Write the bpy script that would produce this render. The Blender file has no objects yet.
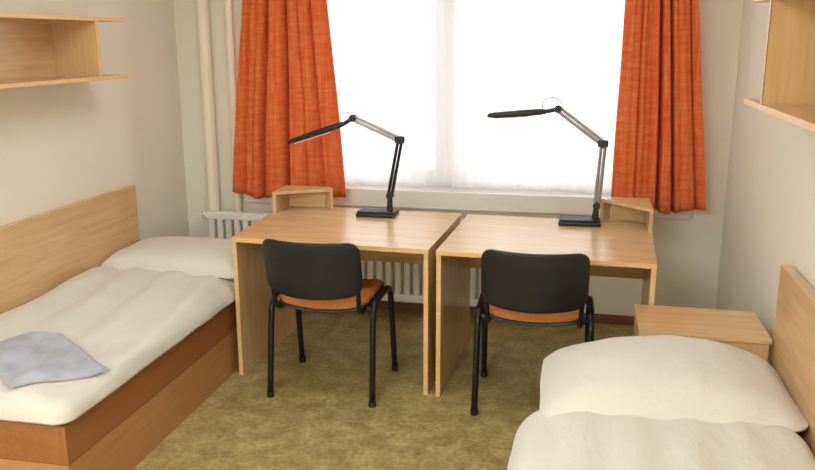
import bpy, bmesh, math, random
from mathutils import Vector, Matrix, noise
random.seed(4)
S = bpy.context.scene
COL = S.collection
R = math.radians

# ------------------------------------------------------------------ materials
def srgb(r, g, b):
    f = lambda c: (c/255/12.92) if c/255 <= .04045 else ((c/255+.055)/1.055)**2.4
    return (f(r), f(g), f(b), 1)

def new_mat(name):
    m = bpy.data.materials.new(name); m.use_nodes = True
    nt = m.node_tree; b = nt.nodes['Principled BSDF']
    return m, nt, b

def noise_node(nt, scale, detail=3, mapscale=(1, 1, 1), coord='Object'):
    tc = nt.nodes.new('ShaderNodeTexCoord'); mp = nt.nodes.new('ShaderNodeMapping')
    mp.inputs['Scale'].default_value = mapscale
    n = nt.nodes.new('ShaderNodeTexNoise'); n.inputs['Scale'].default_value = scale; n.inputs['Detail'].default_value = detail
    nt.links.new(tc.outputs[coord], mp.inputs['Vector']); nt.links.new(mp.outputs['Vector'], n.inputs['Vector'])
    return n

def ramp(nt, src, stops):
    r = nt.nodes.new('ShaderNodeValToRGB'); el = r.color_ramp.elements
    while len(el) < len(stops): el.new(.5)
    for e, (p, c) in zip(el, stops): e.position = p; e.color = c
    nt.links.new(src, r.inputs['Fac']); return r

def bump(nt, b, src, strength, dist=.01):
    bp = nt.nodes.new('ShaderNodeBump'); bp.inputs['Strength'].default_value = strength; bp.inputs['Distance'].default_value = dist
    nt.links.new(src, bp.inputs['Height']); nt.links.new(bp.outputs['Normal'], b.inputs['Normal'])

def plain(name, col, rough=.5, metal=0, var=.06, scale=6, bmp=0):
    m, nt, b = new_mat(name)
    n = noise_node(nt, scale, 4)
    lo = tuple(c*(1-var) for c in col[:3])+(1,); hi = tuple(min(1, c*(1+var)) for c in col[:3])+(1,)
    r = ramp(nt, n.outputs['Fac'], [(.3, lo), (.7, hi)])
    nt.links.new(r.outputs['Color'], b.inputs['Base Color'])
    b.inputs['Roughness'].default_value = rough; b.inputs['Metallic'].default_value = metal
    if bmp:
        n2 = noise_node(nt, 180, 3); bump(nt, b, n2.outputs['Fac'], bmp, .004)
    return m

def wood(name, dark, light, grain, rough=.38):
    """beech laminate; grain = axis the grain runs along"""
    m, nt, b = new_mat(name)
    ms = [26, 26, 26]; ms['xyz'.index(grain)] = 1.6
    n = noise_node(nt, 1.6, 5, ms)
    n.inputs['Distortion'].default_value = .5
    n2 = noise_node(nt, 2.2, 2)
    mx = nt.nodes.new('ShaderNodeMath'); mx.operation = 'MULTIPLY_ADD'; mx.inputs[1].default_value = .7; 
    nt.links.new(n.outputs['Fac'], mx.inputs[0])
    m2 = nt.nodes.new('ShaderNodeMath'); m2.operation = 'MULTIPLY'; m2.inputs[1].default_value = .3
    nt.links.new(n2.outputs['Fac'], m2.inputs[0]); nt.links.new(m2.outputs[0], mx.inputs[2])
    r = ramp(nt, mx.outputs[0], [(.32, dark), (.5, tuple((a+c)/2 for a, c in zip(dark, light))), (.68, light)])
    nt.links.new(r.outputs['Color'], b.inputs['Base Color'])
    b.inputs['Roughness'].default_value = rough
    return m

M = {}
WD, WL = srgb(200, 164, 118), srgb(218, 186, 140)
for ax in 'xyz':
    M['wood_'+ax] = wood('beech laminate '+ax, WD, WL, ax, .27)
M['edge'] = wood('beech edge band', srgb(216, 174, 118), srgb(232, 194, 142), 'x', .4)
M['rail'] = wood('darker beech bed frame', srgb(144, 90, 50), srgb(160, 104, 60), 'y', .4)
M['base'] = wood('beech bed box', srgb(172, 122, 74), srgb(188, 138, 90), 'y', .4)
M['wall'] = plain('cream painted plaster', srgb(228, 224, 211), .85, 0, .015, 2.5, .05)
M['ceiling'] = plain('white ceiling paint', srgb(238, 234, 226), .9, 0, .015, 3)
M['white_paint'] = plain('white enamel', srgb(232, 230, 224), .35, 0, .02, 5)
M['pipe'] = plain('cream enamel on pipes', srgb(236, 230, 214), .4, 0, .02, 5)
M['baseboard'] = plain('brown plastic baseboard', srgb(120, 78, 50), .5, 0, .06, 8)
M['black'] = plain('black plastic', srgb(30, 30, 32), .5, 0, .1, 30)
M['black_metal'] = plain('black powder coated steel', srgb(24, 24, 27), .35, .2, .1, 30)
M['silver'] = plain('grey lamp arm metal', srgb(150, 148, 150), .35, .6, .04, 30)
M['grey_arm'] = plain('light grey lamp arm', srgb(160, 158, 156), .4, .3, .04, 30)
M['seat'] = plain('orange brown upholstery', srgb(178, 110, 54), .9, 0, .12, 60, .3)
M['tube'] = plain('white lamp tube', srgb(235, 235, 230), .3, 0, .01, 5)

def fabric(name, col, var=.04, scale=5, stripes=0):
    m, nt, b = new_mat(name)
    n = noise_node(nt, scale, 4)
    lo = tuple(c*(1-var) for c in col[:3])+(1,); hi = tuple(min(1, c*(1+var)) for c in col[:3])+(1,)
    r = ramp(nt, n.outputs['Fac'], [(.35, lo), (.65, hi)])
    nt.links.new(r.outputs['Color'], b.inputs['Base Color'])
    b.inputs['Roughness'].default_value = .95
    b.inputs['Sheen Weight'].default_value = .15
    n2 = noise_node(nt, 14, 4, (1, .45, 1)); bump(nt, b, n2.outputs['Fac'], .4, .025)
    return m
M['duvet'] = fabric('off white cotton', srgb(212, 209, 202), .02)
M['pillow'] = fabric('off white pillow cotton', srgb(213, 210, 204), .02)
M['blue'] = fabric('pale blue cotton', srgb(164, 170, 184), .14, 9)

# orange woven curtain cloth: warp and weft streaks in yellow orange over red orange
def curtain_mat():
    m, nt, b = new_mat('orange red woven curtain')
    a = noise_node(nt, 14, 3, (4.2, 1, .25)); c = noise_node(nt, 14, 3, (.7, 1, 3.6))
    mx = nt.nodes.new('ShaderNodeMath'); mx.operation = 'ADD'
    nt.links.new(a.outputs['Fac'], mx.inputs[0]); nt.links.new(c.outputs['Fac'], mx.inputs[1])
    hf = nt.nodes.new('ShaderNodeMath'); hf.operation = 'MULTIPLY'; hf.inputs[1].default_value = .5
    nt.links.new(mx.outputs[0], hf.inputs[0])
    r = ramp(nt, hf.outputs[0], [(.34, srgb(222, 98, 54)), (.5, srgb(229, 118, 68)), (.66, srgb(234, 144, 86))])
    nt.links.new(r.outputs['Color'], b.inputs['Base Color']); b.inputs['Roughness'].default_value = .95
    tl = nt.nodes.new('ShaderNodeBsdfTranslucent'); nt.links.new(r.outputs['Color'], tl.inputs['Color'])
    ms = nt.nodes.new('ShaderNodeMixShader'); ms.inputs[0].default_value = .18
    out = nt.nodes['Material Output']
    nt.links.new(b.outputs[0], ms.inputs[1]); nt.links.new(tl.outputs[0], ms.inputs[2]); nt.links.new(ms.outputs[0], out.inputs['Surface'])
    return m
M['curtain'] = curtain_mat()

def sheer_mat():
    m, nt, b = new_mat('white net curtain')
    out = nt.nodes['Material Output']
    tr = nt.nodes.new('ShaderNodeBsdfTransparent'); tl = nt.nodes.new('ShaderNodeBsdfTranslucent')
    df = nt.nodes.new('ShaderNodeBsdfDiffuse')
    tl.inputs['Color'].default_value = (.92, .93, .95, 1); df.inputs['Color'].default_value = (.9, .9, .92, 1)
    n = noise_node(nt, 7, 3, (4, 1, .15))
    m1 = nt.nodes.new('ShaderNodeMixShader'); m1.inputs[0].default_value = .35
    nt.links.new(tl.outputs[0], m1.inputs[1]); nt.links.new(df.outputs[0], m1.inputs[2])
    mr = nt.nodes.new('ShaderNodeMapRange'); mr.inputs['To Min'].default_value = .6; mr.inputs['To Max'].default_value = .72
    nt.links.new(n.outputs['Fac'], mr.inputs['Value'])
    m2 = nt.nodes.new('ShaderNodeMixShader'); nt.links.new(mr.outputs[0], m2.inputs[0])
    nt.links.new(tr.outputs[0], m2.inputs[1]); nt.links.new(m1.outputs[0], m2.inputs[2])
    nt.links.new(m2.outputs[0], out.inputs['Surface'])
    return m
M['sheer'] = sheer_mat()

def glass_mat():
    m, nt, b = new_mat('window glass')
    out = nt.nodes['Material Output']
    tr = nt.nodes.new('ShaderNodeBsdfTransparent'); gl = nt.nodes.new('ShaderNodeBsdfGlossy'); gl.inputs['Roughness'].default_value = .02
    fr = nt.nodes.new('ShaderNodeFresnel'); fr.inputs['IOR'].default_value = 1.45
    ms = nt.nodes.new('ShaderNodeMixShader')
    nt.links.new(fr.outputs[0], ms.inputs[0]); nt.links.new(tr.outputs[0], ms.inputs[1]); nt.links.new(gl.outputs[0], ms.inputs[2])
    nt.links.new(ms.outputs[0], out.inputs['Surface'])
    return m
M['glass'] = glass_mat()

def floor_mat():
    m, nt, b = new_mat('olive mottled linoleum')
    a = noise_node(nt, 9, 6); c = noise_node(nt, 42, 4)
    ra = ramp(nt, a.outputs['Fac'], [(.36, srgb(156, 139, 88)), (.5, srgb(169, 153, 101)), (.64, srgb(182, 168, 117))])
    rc = ramp(nt, c.outputs['Fac'], [(.38, srgb(222, 210, 186)), (.6, (1, 1, 1, 1))])
    mx = nt.nodes.new('ShaderNodeMixRGB'); mx.blend_type = 'MULTIPLY'; mx.inputs[0].default_value = .8
    nt.links.new(ra.outputs[0], mx.inputs[1]); nt.links.new(rc.outputs[0], mx.inputs[2])
    nt.links.new(mx.outputs[0], b.inputs['Base Color']); b.inputs['Roughness'].default_value = .5
    return m
M['floor'] = floor_mat()

# ------------------------------------------------------------------ mesh helpers
def box(bm, x0, x1, y0, y1, z0, z1, bev=.0, seg=2):
    r = bmesh.ops.create_cube(bm, size=1)
    vs = r['verts']
    for v in vs:
        v.co = Vector(((x0+x1)/2+v.co.x*(x1-x0), (y0+y1)/2+v.co.y*(y1-y0), (z0+z1)/2+v.co.z*(z1-z0)))
    if bev:
        es = list({e for v in vs for e in v.link_edges})
        bmesh.ops.bevel(bm, geom=es, offset=bev, segments=seg, affect='EDGES', profile=.6)

def poly_prism(bm, pts, z0, z1):
    a = [bm.verts.new((x, y, z0)) for x, y in pts]; b = [bm.verts.new((x, y, z1)) for x, y in pts]
    bm.faces.new(a[::-1]); bm.faces.new(b); n = len(pts)
    for i in range(n): bm.faces.new((a[i], a[(i+1) % n], b[(i+1) % n], b[i]))

def smooth_path(pts, n=6):
    P = [Vector(p) for p in pts]
    if len(P) < 3: return P
    Q = [P[0]*2-P[1]]+P+[P[-1]*2-P[-2]]; out = []
    for i in range(1, len(Q)-2):
        for k in range(n):
            t = k/n; a, b, c, d = Q[i-1], Q[i], Q[i+1], Q[i+2]
            out.append(.5*((2*b)+(c-a)*t+(2*a-5*b+4*c-d)*t*t+(3*b-a-3*c+d)*t**3))
    out.append(P[-1]); return out

def tube(bm, pts, r, seg=10, smooth=0, r2=None, flat=1.0):
    P = smooth_path(pts, smooth) if smooth else [Vector(p) for p in pts]
    n = len(P); rings = []; up = None
    for i, p in enumerate(P):
        t = (P[min(i+1, n-1)]-P[max(i-1, 0)]).normalized()
        if up is None:
            up = Vector((0, 0, 1)) if abs(t.z) < .9 else Vector((0, 1, 0))
        s = t.cross(up).normalized(); up = s.cross(t).normalized()
        rr = r if r2 is None else r+(r2-r)*i/(n-1)
        rings.append([bm.verts.new(p+(s*math.cos(a)+up*math.sin(a)*flat)*rr) for a in [2*math.pi*k/seg for k in range(seg)]])
    for a, b in zip(rings, rings[1:]):
        for k in range(seg): bm.faces.new((a[k], a[(k+1) % seg], b[(k+1) % seg], b[k]))
    bm.faces.new(rings[0][::-1]); bm.faces.new(rings[-1])

def cyl(bm, a, b, r, seg=20): tube(bm, [a, b], r, seg)

def obj(name, bm, mat, parent=None, smooth=False, loc=None):
    bmesh.ops.recalc_face_normals(bm, faces=bm.faces[:])
    me = bpy.data.meshes.new(name); bm.to_mesh(me); bm.free()
    me.materials.append(mat)
    if smooth:
        for p in me.polygons: p.use_smooth = True
        if smooth == 'auto': me.set_sharp_from_angle(angle=R(38))
    o = bpy.data.objects.new(name, me); COL.objects.link(o)
    if parent: o.parent = parent
    if loc: o.location = loc
    return o

def thing(name, label, cat, loc=(0, 0, 0), rotz=0, group=None):
    o = bpy.data.objects.new(name, None); COL.objects.link(o); o.empty_display_size = .1
    o.location = loc; o.rotation_euler = (0, 0, rotz); return tag(o, label, cat, group)

def tag(o, label, cat, group=None):
    o['label'] = label; o['category'] = cat
    if group: o['group'] = group
    return o

def struct(name, bm, mat, parent=None, smooth=False):
    o = obj(name, bm, mat, parent, smooth)
    if parent is None: o['kind'] = 'structure'
    return o

def B(*boxes, bev=0):
    bm = bmesh.new()
    for b in boxes: box(bm, *b, bev=bev)
    return bm

# ------------------------------------------------------------------ the room
XL, XR, YB, YF, ZC = -2.605, .855, 5.0, -1.3, 2.65
T = .15
WX0, WX1, WZ0, WZ1 = -2.10, .60, .80, 2.38         # window opening
struct('floor', B((XL-T, XR+T, YF-T, YB+.35, -.1, 0)), M['floor'])
struct('ceiling', B((XL-T, XR+T, YF-T, YB+.35, ZC, ZC+.1)), M['ceiling'])
struct('wall_left', B((XL-T, XL, YF-T, YB+.35, 0, ZC)), M['wall'])
struct('wall_right', B((XR, XR+T, YF-T, YB+.35, 0, ZC)), M['wall'])
struct('wall_front', B((XL, XR, YF-T, YF, 0, ZC)), M['wall'])
struct('wall_back', B((XL, WX0, YB, YB+.35, 0, ZC), (WX1, XR, YB, YB+.35, 0, ZC),
                      (WX0, WX1, YB, YB+.35, 0, WZ0), (WX0, WX1, YB, YB+.35, WZ1, ZC)), M['wall'])
struct('baseboard_back', B((XL, XR, YB-.012, YB, 0, .06), bev=.003), M['baseboard'])
struct('baseboard_left', B((XL, XL+.012, YF, YB-.012, 0, .06), bev=.003), M['baseboard'])
struct('baseboard_right', B((XR-.012, XR, YF, YB-.012, 0, .06), bev=.003), M['baseboard'])
# window: frame with mullions, panes, sill board
FY0, FY1 = YB+.16, YB+.23
w = struct('window_1', B((WX0, WX0+.06, FY0, FY1, WZ0, WZ1), (WX1-.06, WX1, FY0, FY1, WZ0, WZ1),
                         (WX0+.06, WX1-.06, FY0, FY1, WZ0, WZ0+.07), (WX0+.06, WX1-.06, FY0, FY1, WZ1-.06, WZ1),
                         (-.87, -.77, FY0, FY1, WZ0+.07, WZ1-.06)), M['white_paint'])
for a, b in ((WX0+.06, -.87), (-.77, WX1-.06)):
    struct('window_sash', B((a, a+.05, FY0-.015, FY1-.02, WZ0+.07, WZ1-.06), (b-.05, b, FY0-.015, FY1-.02, WZ0+.07, WZ1-.06),
                            (a+.05, b-.05, FY0-.015, FY1-.02, WZ0+.07, WZ0+.12), (a+.05, b-.05, FY0-.015, FY1-.02, WZ1-.11, WZ1-.06), bev=.004), M['white_paint'], w)
    struct('window_pane', B((a+.05, b-.05, FY0+.02, FY0+.026, WZ0+.12, WZ1-.11)), M['glass'], w)
    struct('window_handle', B(((b if a < -1 else a)-.012, (b if a < -1 else a)+.012, FY0-.05, FY0-.015, 1.45, 1.57), bev=.004), M['white_paint'], w)
struct('trim_1', B((WX0-.06, WX1+.06, YB-.055, FY0, WZ0-.10, WZ0+.015), bev=.006), M['white_paint'])      # window sill
struct('trim_2', B((-2.35, XR-.06, YB-.16, YB-.03, 2.46, 2.49), bev=.004), M['white_paint'])        # curtain track

# ------------------------------------------------------------------ curtains
def lerp(a, b, t): return a+(b-a)*t
def drape(name, zs, xl, xr, y0, amp, folds, hem, mat, thick, seed=0, nx=160, valleys=()):
    """hanging cloth: zs heights from the top, xl/xr edges at each height, folds = list of (wavelength share, phase, weight)"""
    bm = bmesh.new(); nz = 40; rows = []
    def ev(tab, z):
        for i in range(len(zs)-1):
            if zs[i] >= z >= zs[i+1]:
                t = (zs[i]-z)/(zs[i]-zs[i+1]); return lerp(tab[i], tab[i+1], t)
        return tab[-1]
    for j in range(nz+1):
        row = []
        for i in range(nx+1):
            s = i/nx; zb = zs[-1]+hem(s); z = lerp(zs[0], zb, j/nz)
            zz = max(z, zs[-1])
            y = 0
            for wl, ph, wt in folds:
                y += wt*math.sin(2*math.pi*s*wl+ph+.25*math.sin(z*1.7+wl))
            for c0, w0, d0 in valleys: y += d0*math.exp(-((s-c0-.01*math.sin(z*2+c0*9))/w0)**2)
            sh = .75+.25*(j/nz)
            x = lerp(ev(xl, zz), ev(xr, zz), s)+.006*noise.noise((s*9+seed, z*1.3, 2))
            row.append(bm.verts.new((x, y0+amp*y*sh+.006*noise.noise((s*6, z*2, seed)), z)))
        rows.append(row)
    for a, b in zip(rows, rows[1:]):
        for i in range(nx): bm.faces.new((a[i], a[i+1], b[i+1], b[i]))
    o = obj(name, bm, mat, smooth=True)
    md = o.modifiers.new('thickness', 'SOLIDIFY'); md.thickness = thick; md.offset = 0
    return o

F1 = [(2.5, .4, .35), (6.2, 1.9, .2), (13, .5, .1)]
F2 = [(2.1, 2.2, .35), (5.7, .3, .2), (12, 1.5, .1)]
c = drape('curtain', [2.46, 1.98, 1.38, .79], [-2.02, -2.05, -2.12, -2.18], [-1.545, -1.51, -1.455, -1.415], 4.79, .042, F1,
          lambda s: -.03*math.exp(-((s-.27)/.13)**2)-.008*math.sin(s*9), M['curtain'], .004, 1, 200, [(.285, .022, 2.3), (.49, .022, 2.4), (.66, .016, .8), (.80, .016, .9), (.10, .016, .6)])
tag(c, 'orange red woven curtain hanging beside the heating pipes', 'curtain', 'orange window curtains')
c = drape('curtain', [2.46, 1.95, 1.24, .785], [.215, .207, .196, .19], [.56, .589, .672, .72], 4.79, .042, F2,
          lambda s: -.02*math.exp(-((s-.6)/.16)**2)+.004*math.sin(s*8), M['curtain'], .004, 5, 200, [(.50, .022, 2.4), (.645, .02, 2.3), (.26, .016, .6), (.9, .016, .7)])
tag(c, 'orange red woven curtain hanging next to the right wall shelf', 'curtain', 'orange window curtains')
c = drape('net_curtain', [2.46, 1.6, .845], [-1.99, -1.99, -1.99], [.52, .52, .52], 4.925, .012, [(17, .2, .6), (29, 1, .4), (6.5, 2, .5)],
          lambda s: .003*math.sin(s*60), M['sheer'], .001, 9, 420)
tag(c, 'thin white net curtain glowing across the whole window', 'net curtain')

# ------------------------------------------------------------------ radiator and heating pipes
rd = thing('radiator', 'white finned radiator under the window behind the desks', 'radiator', (-1.3, YB-.12, .1))
bm = bmesh.new(); x0, x1 = -1.10, .95
box(bm, x0, x1, -.03, .03, 0, .05, .01); box(bm, x0, x1, -.03, .03, .49, .54, .01)
obj('header_tube', bm, M['white_paint'], rd)
bm = bmesh.new(); n = 34
for k in range(n):
    x = x0+.03+(x1-x0-.06)*k/(n-1)
    box(bm, x-.02, x+.02, -.026, .026, .03, .51, .008, 1)
obj('fin_panel', bm, M['white_paint'], rd)
bm = bmesh.new(); cyl(bm, (x0-.045, 0, .515), (x0, 0, .515), .012, 12); cyl(bm, (x0-.045, -.035, .515), (x0-.045, .03, .515), .02, 14)
obj('valve', bm, M['white_paint'], rd, 'auto')
for x in (x0+.25, x1-.25):
    for z in (.05, .42): obj('bracket', B((x-.02, x+.02, .0305, .117, z, z+.05)), M['white_paint'], rd)
for px, r, lab in ((-2.385, .040, 'thick cream heating pipe rising near the room corner'), (-2.212, .024, 'thinner cream heating pipe rising close to the orange curtain')):
    t = thing('heating_pipe', lab, 'pipe', (px, YB-.046, 0), 0, 'vertical heating pipes')
    bm = bmesh.new(); cyl(bm, (0, 0, 0), (0, 0, ZC), r, 24); obj('pipe', bm, M['pipe'], t, 'auto')
    bm = bmesh.new(); cyl(bm, (0, 0, 0), (0, 0, .02), r+.004, 24); obj('floor_collar', bm, M['pipe'], t, 'auto')
    bm = bmesh.new(); box(bm, -.012, .012, .0, .045, 1.9, 1.94); obj('wall_clip', bm, M['pipe'], t)

# ------------------------------------------------------------------ desks
def desk(xa, xb, yf, flare_l, flare_r, label):
    cx = (xa+xb)/2; hw = (xb-xa)/2; d = .86
    t = thing('desk', label, 'desk', (cx, yf, 0), R(-2.4), 'beech desks under the window')
    bm = bmesh.new(); poly_prism(bm, [(-hw, 0), (hw, 0), (hw+flare_r, d), (-hw-flare_l, d)], .736, .76)
    bmesh.ops.bevel(bm, geom=bm.edges[:], offset=.002, segments=1, affect='EDGES')
    top = obj('tabletop', bm, M['wood_x'], t)
    obj('edge_band', B((-hw, hw, -.0025, -.0002, .737, .759)), M['edge'], top)
    for s in (-1, 1):
        a, b = (-hw+.002, -hw+.024) if s < 0 else (hw-.024, hw-.002)
        sp = obj('side_panel', B((a, b, .006, d-.02, 0, .736), bev=.001), M['wood_z'], t)
        obj('edge_band', B((a, b, .003, .0058, .002, .734)), M['edge'], sp)
    obj('back_panel', B((-hw+.024, hw-.024, d-.08, d-.062, .46, .736), bev=.001), M['wood_x'], t)
    return t
desk(-1.727, -.691, 3.738, .07, 0, 'beech desk under the window beside the left bed')
desk(-.654, .364, 3.688, 0, .0, 'beech desk under the window nearest the bedside cabinet')

# small raised corner shelf on the outer back corner of each desk
def corner_shelf(mirror, loc, pts, label):
    t = thing('corner_shelf', label, 'shelf', loc, 0, 'raised corner shelves on the desks')
    h = .125; g = lambda q: (q[0]*mirror, q[1])
    P = [g(q) for q in pts]                                  # near, far, back-corner, outer back
    if mirror < 0: pass
    bm = bmesh.new(); poly_prism(bm, P if mirror > 0 else P[::-1], h-.018, h)
    top = obj('shelf_top', bm, M['wood_x'], t)
    near, far, corner = [Vector((q[0], q[1], 0)) for q in (P[0], P[1], P[2])]
    def leg(a, b, th=.018):
        d = (b-a).normalized(); nrm = Vector((-d.y, d.x, 0))*th
        mid = (near+far+corner)/3
        if (a+nrm/2-mid).length > (a-nrm/2-mid).length: nrm = -nrm
        bm = bmesh.new(); poly_prism(bm, [(p.x, p.y) for p in (a, b, b+nrm, a+nrm)], 0, h-.018)
        obj('side_panel', bm, M['wood_z'], t)
    ol = Vector((P[3][0], P[3][1], 0))
    e1 = Vector((P[0][0], P[0][1], 0))
    leg(e1, ol)
    back_a = Vector((P[1][0], P[1][1], 0)); leg(back_a, corner)
    d = (corner-ol).normalized(); n_ = Vector((-d.y, d.x, 0))*.012
    if (ol+n_-near).length > (ol-n_-near).length: n_ = -n_
    q0, q1 = ol+d*.02, corner-d*.02
    bm = bmesh.new(); poly_prism(bm, [(q.x, q.y) for q in (q0, q1, q1+n_, q0+n_)], .0, h-.019)
    obj('back_panel', bm, M['wood_x'], t)
    return t
corner_shelf(1, (-1.735, 4.40, .7608), [(0, -.03), (.31, .15), (.27, .195), (-.0, .195)], 'small raised beech shelf on the desk under the left curtain')
corner_shelf(-1, (.387, 4.32, .7608), [(0, -.035), (.26, .215), (.22, .275), (.0, .275)], 'small raised beech shelf on the desk behind the right lamp')

# ------------------------------------------------------------------ desk lamps
def lamp(label, base, piv, elb, jt, hin, tip, low_mat, loop_r, tilt):
    t = thing('desk_lamp', label, 'desk lamp', base, 0, 'swing arm desk lamps')
    o = Vector(base); L = lambda p: Vector(p)-o
    piv, elb, jt, hin, tip = map(L, (piv, elb, jt, hin, tip))
    bm = bmesh.new(); box(bm, -.17, .055, -.07, .07, 0, .022, .008, 3); box(bm, -.165, .05, -.06, .06, .022, .032, .006, 2)
    b = obj('base', bm, M['black'], t, 'auto')
    bm = bmesh.new(); cyl(bm, (.03, -.03, .018), (.03, -.03, .04), .012, 12); obj('switch', bm, M['black_metal'], b, 'auto')
    bm = bmesh.new(); tube(bm, [(piv.x*.7+.004, 0, .025), (piv.x*.9, 0, .06), (piv.x, 0, piv.z)], .02, 14, 4, .014)
    cyl(bm, piv+Vector((0, -.022, 0)), piv+Vector((0, .022, 0)), .02, 16); obj('pivot', bm, M['black'], t, 'auto')
    def arm(name, a, b, mat, r=.0092, sep=.0105):
        bm = bmesh.new()
        d = (b-a).normalized(); s = d.cross(Vector((0, 1, 0))).normalized()
        for k in (-1, 1): tube(bm, [a+s*sep*k, b+s*sep*k], r, 8)
        mid = a.lerp(b, .5); box0 = a.lerp(b, .12); box1 = a.lerp(b, .45)
        ar = obj(name, bm, mat, t, 'auto')
        bm = bmesh.new(); pts = []; N = 70                     # tension spring between the rods
        for i in range(N+1):
            q = box0.lerp(box1, i/N); an = i*2*math.pi/7
            pts.append(q+s*.0045*math.cos(an)+Vector((0, .0045*math.sin(an), 0)))
        tube(bm, pts, .0014, 5); obj('spring', bm, M['silver'], ar, True)
    arm('lower_arm', piv, elb, low_mat); arm('upper_arm', elb, jt, M['grey_arm'])
    bm = bmesh.new(); cyl(bm, elb+Vector((0, -.022, 0)), elb+Vector((0, .022, 0)), .021, 18)
    box(bm, elb.x-.03, elb.x+.026, -.014, .014, elb.z-.016, elb.z+.02, .006); obj('elbow_joint', bm, M['black'], t, 'auto')
    bm = bmesh.new(); cyl(bm, jt+Vector((0, -.018, 0)), jt+Vector((0, .018, 0)), .02, 18); tube(bm, [jt, hin], .012, 10)
    obj('head_joint', bm, M['black'], t, 'auto')
    # long flat fluorescent head
    d = (tip-hin).normalized(); s = Vector((0, 1, 0)); u = d.cross(s).normalized()
    if u.z < 0: u = -u
    bm = bmesh.new(); Ln = (tip-hin).length
    secs = [(0, .018, .012), (.03, .03, .016), (.1, .036, .018), (Ln-.03, .036, .015), (Ln, .03, .010)]
    rings = []
    for q, hw, hh in secs:
        cpt = hin+d*q
        rings.append([bm.verts.new(cpt+s*hw*math.copysign(abs(math.cos(a))**.5, math.cos(a))+u*hh*math.copysign(abs(math.sin(a))**.7, math.sin(a))) for a in [2*math.pi*k/18 for k in range(18)]])
    for a, bq in zip(rings, rings[1:]):
        for k in range(18): bm.faces.new((a[k], a[(k+1) % 18], bq[(k+1) % 18], bq[k]))
    bm.faces.new(rings[0][::-1]); bm.faces.new(rings[-1])
    hd = obj('lamp_head', bm, M['black'], t, 'auto')
    bm = bmesh.new()
    for k in (-1, 1): tube(bm, [hin+d*.1+s*.014*k-u*.017, tip-d*.03+s*.014*k-u*.014], .006, 8)
    obj('lamp_tube', bm, M['tube'], hd, 'auto')
    # thin cable loop arching from arm to head
    c0 = hin+d*.02+u*.012; c1 = jt+(elb-jt).normalized()*.03+Vector((0, 0, .012)); m = (c0+c1)/2+Vector((0, 0, loop_r))
    bm = bmesh.new(); tube(bm, [c0, c0.lerp(m, .55)+Vector((-.022, 0, .012)), m, c1.lerp(m, .55)+Vector((.018, 0, .01)), c1], .003, 6, 6)
    obj('cable', bm, M['grey_arm'], t, True)
    return t
LY = 4.43
lamp('black desk lamp with head drooping in front of the left curtain', (-1.064, LY, .7608), (-1.048, LY, 0.879), (-0.988, LY, 1.197), (-1.259, LY, 1.314), (-1.309, LY, 1.283), (-1.639, LY, 1.171), M['black_metal'], .045, 0)
lamp('black desk lamp with level head in front of the net curtain', (0.073, LY, .7608), (0.102, LY, 0.864), (0.121, LY, 1.200), (-0.124, LY, 1.381), (-0.187, LY, 1.367), (-0.498, LY, 1.341), M['silver'], .065, 0)

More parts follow.
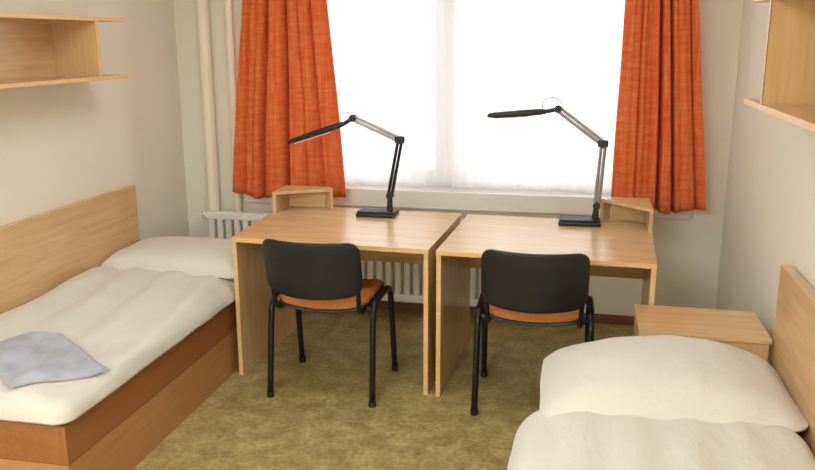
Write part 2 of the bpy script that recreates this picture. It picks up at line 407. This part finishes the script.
# ------------------------------------------------------------------ chairs
def make_chair(label):
    t = thing('chair', label, 'chair', (0, 0, 0), 0, 'chairs pulled up to the desks')
    # faces +y; rear feet at y=0, front feet at y=.45
    hw = .265
    for s in (-1, 1):
        x = s*hw
        bm = bmesh.new(); tube(bm, [(x, 0, .012), (x*.985, .045, .40), (x*.98, .06, .46), (x*.98, .09, .495), (x*.98, .14, .505), (x*.98, .235, .505)], .0158, 10, 5)
        lg = obj('leg', bm, M['black_metal'], t, True)
        bm = bmesh.new(); cyl(bm, (x, 0, 0), (x, .002, .03), .018, 12); obj('foot_cap', bm, M['black'], lg, 'auto')
        bm = bmesh.new(); tube(bm, [(x, .46, .012), (x*.985, .405, .40), (x*.98, .39, .46), (x*.98, .36, .495), (x*.98, .31, .505), (x*.98, .235, .505)], .0158, 10, 5)
        lg = obj('leg', bm, M['black_metal'], t, True)
        bm = bmesh.new(); cyl(bm, (x, .46, 0), (x, .458, .03), .018, 12); obj('foot_cap', bm, M['black'], lg, 'auto')
        bm = bmesh.new(); tube(bm, [(s*.205, .10, .462), (s*.208, .03, .468), (s*.21, -.015, .51), (s*.212, -.032, .60), (s*.205, -.082, .76)], .0115, 10, 5)
        obj('back_support', bm, M['black_metal'], t, True)
    for y in (.075, .385):
        bm = bmesh.new(); cyl(bm, (-hw*.98, y, .472), (hw*.98, y, .472), .011, 10); obj('crossbar', bm, M['black_metal'], t, 'auto')
    # seat: padded slab with a slight hollow, over a black shell
    def pad(z0, z1, grow, hollow):
        bm = bmesh.new(); nx, ny = 24, 24; a, b, r = .225+grow, .215+grow, .07
        def pt(u, v):
            m = max(abs(u), abs(v), 1e-6); bx, by = a*u/m, b*v/m
            qx = max(-(a-r), min(a-r, bx)); qy = max(-(b-r), min(b-r, by)); dv = Vector((bx-qx, by-qy))
            if dv.length > 1e-9: dv = dv.normalized()*r
            return (qx+dv.x)*m, (qy+dv.y)*m
        tops = []; bots = []
        w = lambda s: math.copysign(1-(1-abs(s))**1.7, s)
        for j in range(ny+1):
            tr = []; br = []
            for i in range(nx+1):
                u, v = w(2*i/nx-1), w(2*j/ny-1); x, y = pt(u, v); m = max(abs(u), abs(v))
                e = max(0, 1-(1-m)/.16); pr = math.sqrt(max(0, 1-e*e))
                dip = -hollow*(1-(x/a)**2)*(1-.5*(y/b))
                if y > b*.55: dip -= .025*((y-b*.55)/(b*.45))**2
                tr.append(bm.verts.new((x, .245+y, z0+(z1-z0)*(.35+.65*pr)+dip))); br.append(bm.verts.new((x, .245+y, z0+dip)))
            tops.append(tr); bots.append(br)
        for j in range(ny):
            for i in range(nx):
                bm.faces.new((tops[j][i], tops[j][i+1], tops[j+1][i+1], tops[j+1][i]))
                bm.faces.new((bots[j][i], bots[j+1][i], bots[j+1][i+1], bots[j][i+1]))
        for k in range(nx):
            bm.faces.new((tops[0][k], bots[0][k], bots[0][k+1], tops[0][k+1])); bm.faces.new((tops[ny][k], tops[ny][k+1], bots[ny][k+1], bots[ny][k]))
        for k in range(ny):
            bm.faces.new((tops[k][0], tops[k+1][0], bots[k+1][0], bots[k][0])); bm.faces.new((tops[k][nx], bots[k][nx], bots[k+1][nx], tops[k+1][nx]))
        return bm
    o = obj('seat', pad(.502, .534, 0, .02), M['seat'], t, 'auto'); o['label'] = 'orange brown padded seat'
    obj('seat_shell', pad(.484, .504, .004, .02), M['black'], t, 'auto')
    # backrest: curved rounded plate, hollow towards the sitter, leaning back
    bm = bmesh.new(); nx, nz = 28, 16; a, b, r = .238, .134, .055; F = []; K = []
    for j in range(nz+1):
        f = []; k = []
        for i in range(nx+1):
            w = lambda s: math.copysign(1-(1-abs(s))**1.5, s)
            u, v = w(2*i/nx-1), w(2*j/nz-1); m = max(abs(u), abs(v), 1e-6)
            bx, bz = a*u/m, b*v/m; qx = max(-(a-r), min(a-r, bx)); qz = max(-(b-r), min(b-r, bz)); dv = Vector((bx-qx, bz-qz))
            if dv.length > 1e-9: dv = dv.normalized()*r
            x, z = (qx+dv.x)*m, (qz+dv.y)*m
            e = max(0, 1-(1-m)/.14); th = .006+.009*math.sqrt(max(0, 1-e*e))
            yc = -.088-.075*(1-(x/a)**2)-.22*z+.03
            zc = .714+z-.018*(1-(x/a)**2)*(1 if z < 0 else .0)
            f.append(bm.verts.new((x, yc+th, zc))); k.append(bm.verts.new((x, yc-th, zc)))
        F.append(f); K.append(k)
    for j in range(nz):
        for i in range(nx):
            bm.faces.new((F[j][i], F[j][i+1], F[j+1][i+1], F[j+1][i])); bm.faces.new((K[j][i], K[j+1][i], K[j+1][i+1], K[j][i+1]))
    for q in range(nx):
        bm.faces.new((F[0][q], K[0][q], K[0][q+1], F[0][q+1])); bm.faces.new((F[nz][q], F[nz][q+1], K[nz][q+1], K[nz][q]))
    for q in range(nz):
        bm.faces.new((F[q][0], F[q+1][0], K[q+1][0], K[q][0])); bm.faces.new((F[q][nx], K[q][nx], K[q+1][nx], F[q+1][nx]))
    obj('backrest', bm, M['black'], t, 'auto')
    return t
def copy_tree(o, parent=None):
    c = o.copy(); COL.objects.link(c)
    if parent: c.parent = parent
    for ch in list(o.children): copy_tree(ch, c)
    return c
ch1 = make_chair('black chair with orange brown seat, standing nearer the left bed')
ch2 = copy_tree(ch1); ch2['label'] = 'black chair with orange brown seat, partly behind the right bed'
ch1.location = (-1.20, 3.545, 0); ch1.rotation_euler.z = R(-1)
ch2.location = (-.172, 3.56, 0); ch2.rotation_euler.z = R(1)

# ------------------------------------------------------------------ soft slabs (bedding)
def sdf(x, y, a, b, r):
    qx, qy = abs(x)-(a-r), abs(y)-(b-r)
    return -(math.hypot(max(qx, 0), max(qy, 0))+min(max(qx, qy), 0)-r)      # distance inside the edge
def soft(name, x0, x1, y0, y1, rc, hem, height, inner, mat, nx=70, ny=110, edge=.08, cav=.05, wob=.006, rot=0):
    """cloth-covered slab: top surface height(x, y) falling over the rim to hem; hollow underside at inner"""
    bm = bmesh.new(); cx, cy, a, b = (x0+x1)/2, (y0+y1)/2, (x1-x0)/2, (y1-y0)/2
    w = lambda s: math.copysign(1-(1-abs(s))**1.6, s); T_, U_ = [], []
    for j in range(ny+1):
        tr, ur = [], []
        for i in range(nx+1):
            u, v = w(2*i/nx-1), w(2*j/ny-1); m = max(abs(u), abs(v), 1e-6)
            bx, by = a*u/m, b*v/m; qx = max(-(a-rc), min(a-rc, bx)); qy = max(-(b-rc), min(b-rc, by)); dv = Vector((bx-qx, by-qy))
            if dv.length > 1e-9: dv = dv.normalized()*rc
            x, y = (qx+dv.x)*m, (qy+dv.y)*m
            d = max(0, sdf(x, y, a, b, rc)); X, Y = cx+x, cy+y+x*rot
            h = hem+wob*noise.noise((X*5, Y*5, 3)); k = min(1, d/edge); pr = (1-(1-k)**2.4)**(1/2.4)
            zt = h+(height(X, Y)-h)*pr
            kk = min(1, max(0, (d-.012)/cav)); zu = min(h+(inner-h)*kk, zt-.004)
            if m > .9999: zu = h-.002; zt = h+.006
            bulge = .012*noise.noise((X*4, Y*4, 8))*(1-k)
            dx = x/a*bulge; dy = y/b*bulge
            tr.append(bm.verts.new((X+dx-cx, Y+dy-cy, zt))); ur.append(bm.verts.new((X+dx*.9-cx, Y+dy*.9-cy, zu)))
        T_.append(tr); U_.append(ur)
    for j in range(ny):
        for i in range(nx):
            bm.faces.new((T_[j][i], T_[j][i+1], T_[j+1][i+1], T_[j+1][i])); bm.faces.new((U_[j][i], U_[j+1][i], U_[j+1][i+1], U_[j][i+1]))
    for q in range(nx):
        bm.faces.new((T_[0][q], U_[0][q], U_[0][q+1], T_[0][q+1])); bm.faces.new((T_[ny][q], T_[ny][q+1], U_[ny][q+1], U_[ny][q]))
    for q in range(ny):
        bm.faces.new((T_[q][0], T_[q+1][0], U_[q+1][0], U_[q][0])); bm.faces.new((T_[q][nx], U_[q][nx], U_[q+1][nx], T_[q+1][nx]))
    return obj(name, bm, mat, smooth=True, loc=(cx, cy, 0))
N = lambda x, y, z: noise.noise((x, y, z))

# ------------------------------------------------------------------ left bed
bl = thing('bed', 'beech box bed with tall side board along the left wall', 'bed', (-2.2, 3.39, 0), 0, 'single beds')
def bed_parts(t, ox, oy, xs, xw, y0, y1, side):
    """side = +1: open side towards +x"""
    a, b = min(xs, xw), max(xs, xw)
    L = lambda q: (q[0]-ox, q[1]-ox, q[2]-oy, q[3]-oy, q[4], q[5])
    lo = .004
    obj('drawer_base', B(L((a+lo, b-lo, y0+lo, y1-lo, 0, .238))), M['base'], t)
    obj('side_rail', B(L((xs-.022 if side > 0 else xs, xs if side > 0 else xs+.022, y0, y1, .242, .395)), bev=.002), M['rail'], t)
    obj('side_rail', B(L((xw if side > 0 else xw-.022, xw+.022 if side > 0 else xw, y0, y1, .242, .395)), bev=.002), M['rail'], t)
    for ya in (y0, y1-.022):
        obj('end_rail', B(L((a+.0225, b-.0225, ya, ya+.022, .242, .395)), bev=.002), M['rail'], t)
    obj('mattress', B(L((a+.03, b-.03, y0+.03, y1-.03, .25, .43)), bev=.02), M['duvet'], t)
bed_parts(bl, -2.2, 3.39, -1.762, -2.57, 2.35, 4.37, 1)
bm = bmesh.new(); box(bm, XL+.002-(-2.2), -2.574-(-2.2), 2.2-3.39, 4.315-3.39, .12, .91, .003); obj('side_board', bm, M['wood_y'], bl)

def hl(x, y):
    h = .508+.045*min(1, max(0, (-1.95-x)/.5))*min(1, max(0, (3.98-y)/.25))+.014*N(x*2.2, y*1.2, 0)+.014*N(x*6, y*2.4, 4)+.009*N(x*14, y*5, 7)
    h += .009*math.sin((x+.12*y)*30+2.2*N(x*1.5, y*1.2, 1))
    h -= .03*max(0, (x+1.95)/.25)**2
    if y > 3.78: h = min(h, .512+max(0, 3.9-y)*.5)          # pressed flat under the pillow
    return h
d = soft('duvet', -2.572, -1.738, 2.325, 4.38, .07, .412, hl, .44, M['duvet'], 70, 130)
tag(d, 'off white rumpled duvet covering the bed along the left wall', 'duvet', 'off white duvets')
def pl(x, y):
    u, v = (x+2.16)/.42, (y-4.12)/.26
    return .535+.085*(1-u**4)**.5*(1-v**4)**.5+.008*N(x*6, y*6, 2) if abs(u) < 1 and abs(v) < 1 else .525
pz = soft('pillow', -2.572, -1.75, 3.84, 4.39, .05, .512, pl, .516, M['pillow'], 50, 40, .075, .05, .004)
tag(pz, 'flat white pillow at the far end of the left bed', 'pillow', 'bed pillows')

# folded pale blue cloth lying on the near end of the left duvet
def folded(corners, label):
    bm = bmesh.new(); n = 26; A, Bq, C, D = [Vector((*c, 0)) for c in corners]; T_, U_ = [], []
    ctr = (A+Bq+C+D)/4
    for j in range(n+1):
        tr, ur = [], []
        for i in range(n+1):
            u, v = i/n, j/n
            p = (A.lerp(Bq, u)).lerp(D.lerp(C, u), v); p = p+Vector((N(p.x*5, p.y*5, 1), N(p.x*5, p.y*5, 9), 0))*.012
            e = min(u, 1-u, v, 1-v)/.07; th = .010+.018*min(1, max(0, e))**.5
            th += .010*N(p.x*11, p.y*11, 3) if e > 0 else 0
            if v > .5: th += .006                                  # upper fold layer
            z = hl(p.x, p.y)+.006
            tr.append(bm.verts.new((p.x-ctr.x, p.y-ctr.y, z+th))); ur.append(bm.verts.new((p.x-ctr.x, p.y-ctr.y, z)))
        T_.append(tr); U_.append(ur)
    for j in range(n):
        for i in range(n):
            bm.faces.new((T_[j][i], T_[j][i+1], T_[j+1][i+1], T_[j+1][i])); bm.faces.new((U_[j][i], U_[j+1][i], U_[j+1][i+1], U_[j][i+1]))
    for q in range(n):
        bm.faces.new((T_[0][q], U_[0][q], U_[0][q+1], T_[0][q+1])); bm.faces.new((T_[n][q], T_[n][q+1], U_[n][q+1], U_[n][q]))
        bm.faces.new((T_[q][0], T_[q+1][0], U_[q+1][0], U_[q][0])); bm.faces.new((T_[q][n], U_[q][n], U_[q+1][n], T_[q+1][n]))
    o = obj('folded_cloth', bm, M['blue'], smooth='auto', loc=(ctr.x, ctr.y, 0))
    return tag(o, label, 'cloth')
folded([(-1.965, 2.37), (-1.745, 2.62), (-2.10, 2.86), (-2.36, 2.62)], 'folded pale blue cloth lying on the near end of the left duvet')

# ------------------------------------------------------------------ right bed and cabinet
br = thing('bed', 'beech bed with side board along the right wall, under white bedding', 'bed', (.36, 2.4, 0), 0, 'single beds')
bed_parts(br, .36, 2.4, -.09, .80, 1.4, 3.265, -1)
bm = bmesh.new(); box(bm, .802-.36, XR-.012-.36, 1.4-2.4, 3.35-2.4, .12, .87, .003); obj('side_board', bm, M['wood_y'], br)
def hr(x, y):
    h = .492+.005*math.sin(x*34+2*N(x*2, y, 3))+.010*N(x*2.4, y*1.6, 12)+.007*N(x*6, y*3, 5)+.004*N(x*14, y*6, 2)
    h -= .05*max(0, (-x+.08)/.3)**2
    return h
d = soft('duvet', -.19, .80, 1.36, 2.82, .2, .34, hr, .425, M['duvet'], 70, 130, .12, .09)
tag(d, 'smooth off white duvet on the bed along the right wall', 'duvet', 'off white duvets')
def pr_(x, y):
    xx = x-.35; v = (y-2.965-.10*xx)/.33; u = xx/.455
    return .475+(.15*(max(0, 1-abs(u)**2.2))**.75*(max(0, 1-abs(v)**2.6))**.5)+.007*N(x*5, y*5, 2)+.0018*math.sin(x*36+2*N(x*2, y*2, 3))+.004*N(x*12, y*5, 6)
pz = soft('pillow', -.105, .798, 2.645, 3.25, .07, .465, pr_, .50, M['pillow'], 60, 50, .11, .06, .008, rot=.10)
tag(pz, 'large plump white pillow on the right bed before the cabinet', 'pillow', 'bed pillows')

cb = thing('bedside_cabinet', 'low beech cabinet between the right bed and the window wall', 'cabinet', (.52, 3.465, 0))
obj('body', B((-.225, .26, -.165, .17, 0, .553), bev=.002), M['wood_z'], cb)
obj('cabinet_top', B((-.247, .266, -.18, .18, .553, .573), bev=.002), M['wood_x'], cb)
dr = obj('door', B((-.243, -.2255, -.155, .16, .03, .545), bev=.002), M['wood_z'], cb)
bm = bmesh.new(); cyl(bm, (-.243, -.11, .44), (-.265, -.11, .44), .011, 12); obj('knob', bm, M['silver'], dr, 'auto')

# ------------------------------------------------------------------ wall shelves
def wall_shelf(xw, xf, y0, y1, ext, z0, z1, label):
    a, b = min(xw, xf), max(xw, xf); cx, cy = (a+b)/2, (y0+y1)/2
    t = thing('wall_shelf', label, 'shelf', (cx, cy, z0), 0, 'open beech wall shelves')
    h = z1-z0; hx, hy = (b-a)/2, (y1-y0)/2; th = .019; sgn = 1 if xf > xw else -1
    bk = -hx*sgn
    for z in (0, h-th):
        o = obj('shelf_board', B((-hx, hx, -hy, hy, z, z+th), bev=.001), M['wood_y'], t)
        ea, eb = sorted((hx*sgn, hx*sgn+.0015*sgn)); obj('edge_band', B((ea, eb, -hy, hy, z+.001, z+th-.001)), M['edge'], o)
    ye = hy-ext
    for yy in (ye, -hy+.3):
        o = obj('side_panel', B((-hx+.001, hx-.004, yy-th, yy, th, h-th)), M['wood_z'], t)
        ea, eb = sorted(((hx-.004)*sgn, (hx-.002)*sgn)); obj('edge_band', B((ea, eb, yy-th, yy, th, h-th)), M['edge'], o)
    ba, bb = sorted((bk, bk+.008*sgn)); obj('back_panel', B((ba+.0005, bb, -hy+.3, ye-th, th, h-th)), M['wood_y'], t)
    return t
wall_shelf(XL+.002, -2.345, 2.0, 3.95, .24, 1.55, 1.855, 'open beech shelf box on the left wall above the bed')
wall_shelf(XR-.002, 0.572, 1.3, 3.15, .27, 1.515, 1.885, 'open beech shelf box on the right wall above the bed')

# ------------------------------------------------------------------ light
wd = bpy.data.worlds.new('overcast sky'); S.world = wd; wd.use_nodes = True
nt = wd.node_tree; bg = nt.nodes['Background']
tc = nt.nodes.new('ShaderNodeTexCoord'); sx = nt.nodes.new('ShaderNodeSeparateXYZ'); nt.links.new(tc.outputs['Generated'], sx.inputs[0])
rp = nt.nodes.new('ShaderNodeValToRGB'); mr = nt.nodes.new('ShaderNodeMapRange'); mr.inputs['From Min'].default_value = -.24; mr.inputs['From Max'].default_value = .06
nt.links.new(sx.outputs['Z'], mr.inputs['Value']); nt.links.new(mr.outputs[0], rp.inputs['Fac'])
rp.color_ramp.elements[0].position = 0; rp.color_ramp.elements[0].color = (.26, .29, .34, 1)
rp.color_ramp.elements[1].position = .8; rp.color_ramp.elements[1].color = (1, 1, 1, 1)
nt.links.new(rp.outputs[0], bg.inputs['Color']); bg.inputs['Strength'].default_value = 6.6

def area(name, loc, rot, sx_, sy_, power, col, portal=False):
    l = bpy.data.lights.new(name, 'AREA'); l.shape = 'RECTANGLE'; l.size = sx_; l.size_y = sy_; l.energy = power; l.color = col
    if portal: l.cycles.is_portal = True
    o = bpy.data.objects.new(name, l); COL.objects.link(o); o.location = loc; o.rotation_euler = rot; return o
area('window_portal', ((WX0+WX1)/2, YB+.34, (WZ0+WZ1)/2), (R(-90), 0, 0), WX1-WX0, WZ1-WZ0, 1, (1, 1, 1), True)
area('ceiling_fill', (-1.05, -.4, ZC-.06), (0, 0, 0), 1.2, 1.2, 128, (.96, .985, 1))  # unseen front fill, added to brighten the back wall
area('ceiling_fill', (-.95, 3.3, ZC-.06), (0, 0, 0), 1.2, .5, 14, (.96, .985, 1))  # weaker unseen fill from overhead

# ------------------------------------------------------------------ camera
yaw, pitch, roll = R(12.062), R(13.546), R(-.159)
fw = Vector((-math.sin(yaw)*math.cos(pitch), math.cos(yaw)*math.cos(pitch), -math.sin(pitch)))
rt = Vector((math.cos(yaw), math.sin(yaw), 0)); up = rt.cross(fw)
r2 = rt*math.cos(roll)+up*math.sin(roll); u2 = up*math.cos(roll)-rt*math.sin(roll)
cam = bpy.data.cameras.new('camera'); co = bpy.data.objects.new('camera', cam); COL.objects.link(co)
mt = Matrix((r2, u2, -fw)).transposed().to_4x4(); mt.translation = (0, 0, 1.743); co.matrix_world = mt
cam.sensor_width = 36; cam.sensor_fit = 'HORIZONTAL'; cam.lens = 811.07*36/815; cam.clip_start = .05
S.camera = co
vs = S.view_settings; vs.view_transform = 'Standard'; vs.look = 'None'; vs.gamma = 1; vs.use_curve_mapping = False; vs.exposure = 0
S.cycles.use_denoising = True
S.cycles.max_bounces = 10; S.cycles.diffuse_bounces = 6; S.cycles.transparent_max_bounces = 16
S.cycles.sample_clamp_indirect = 8
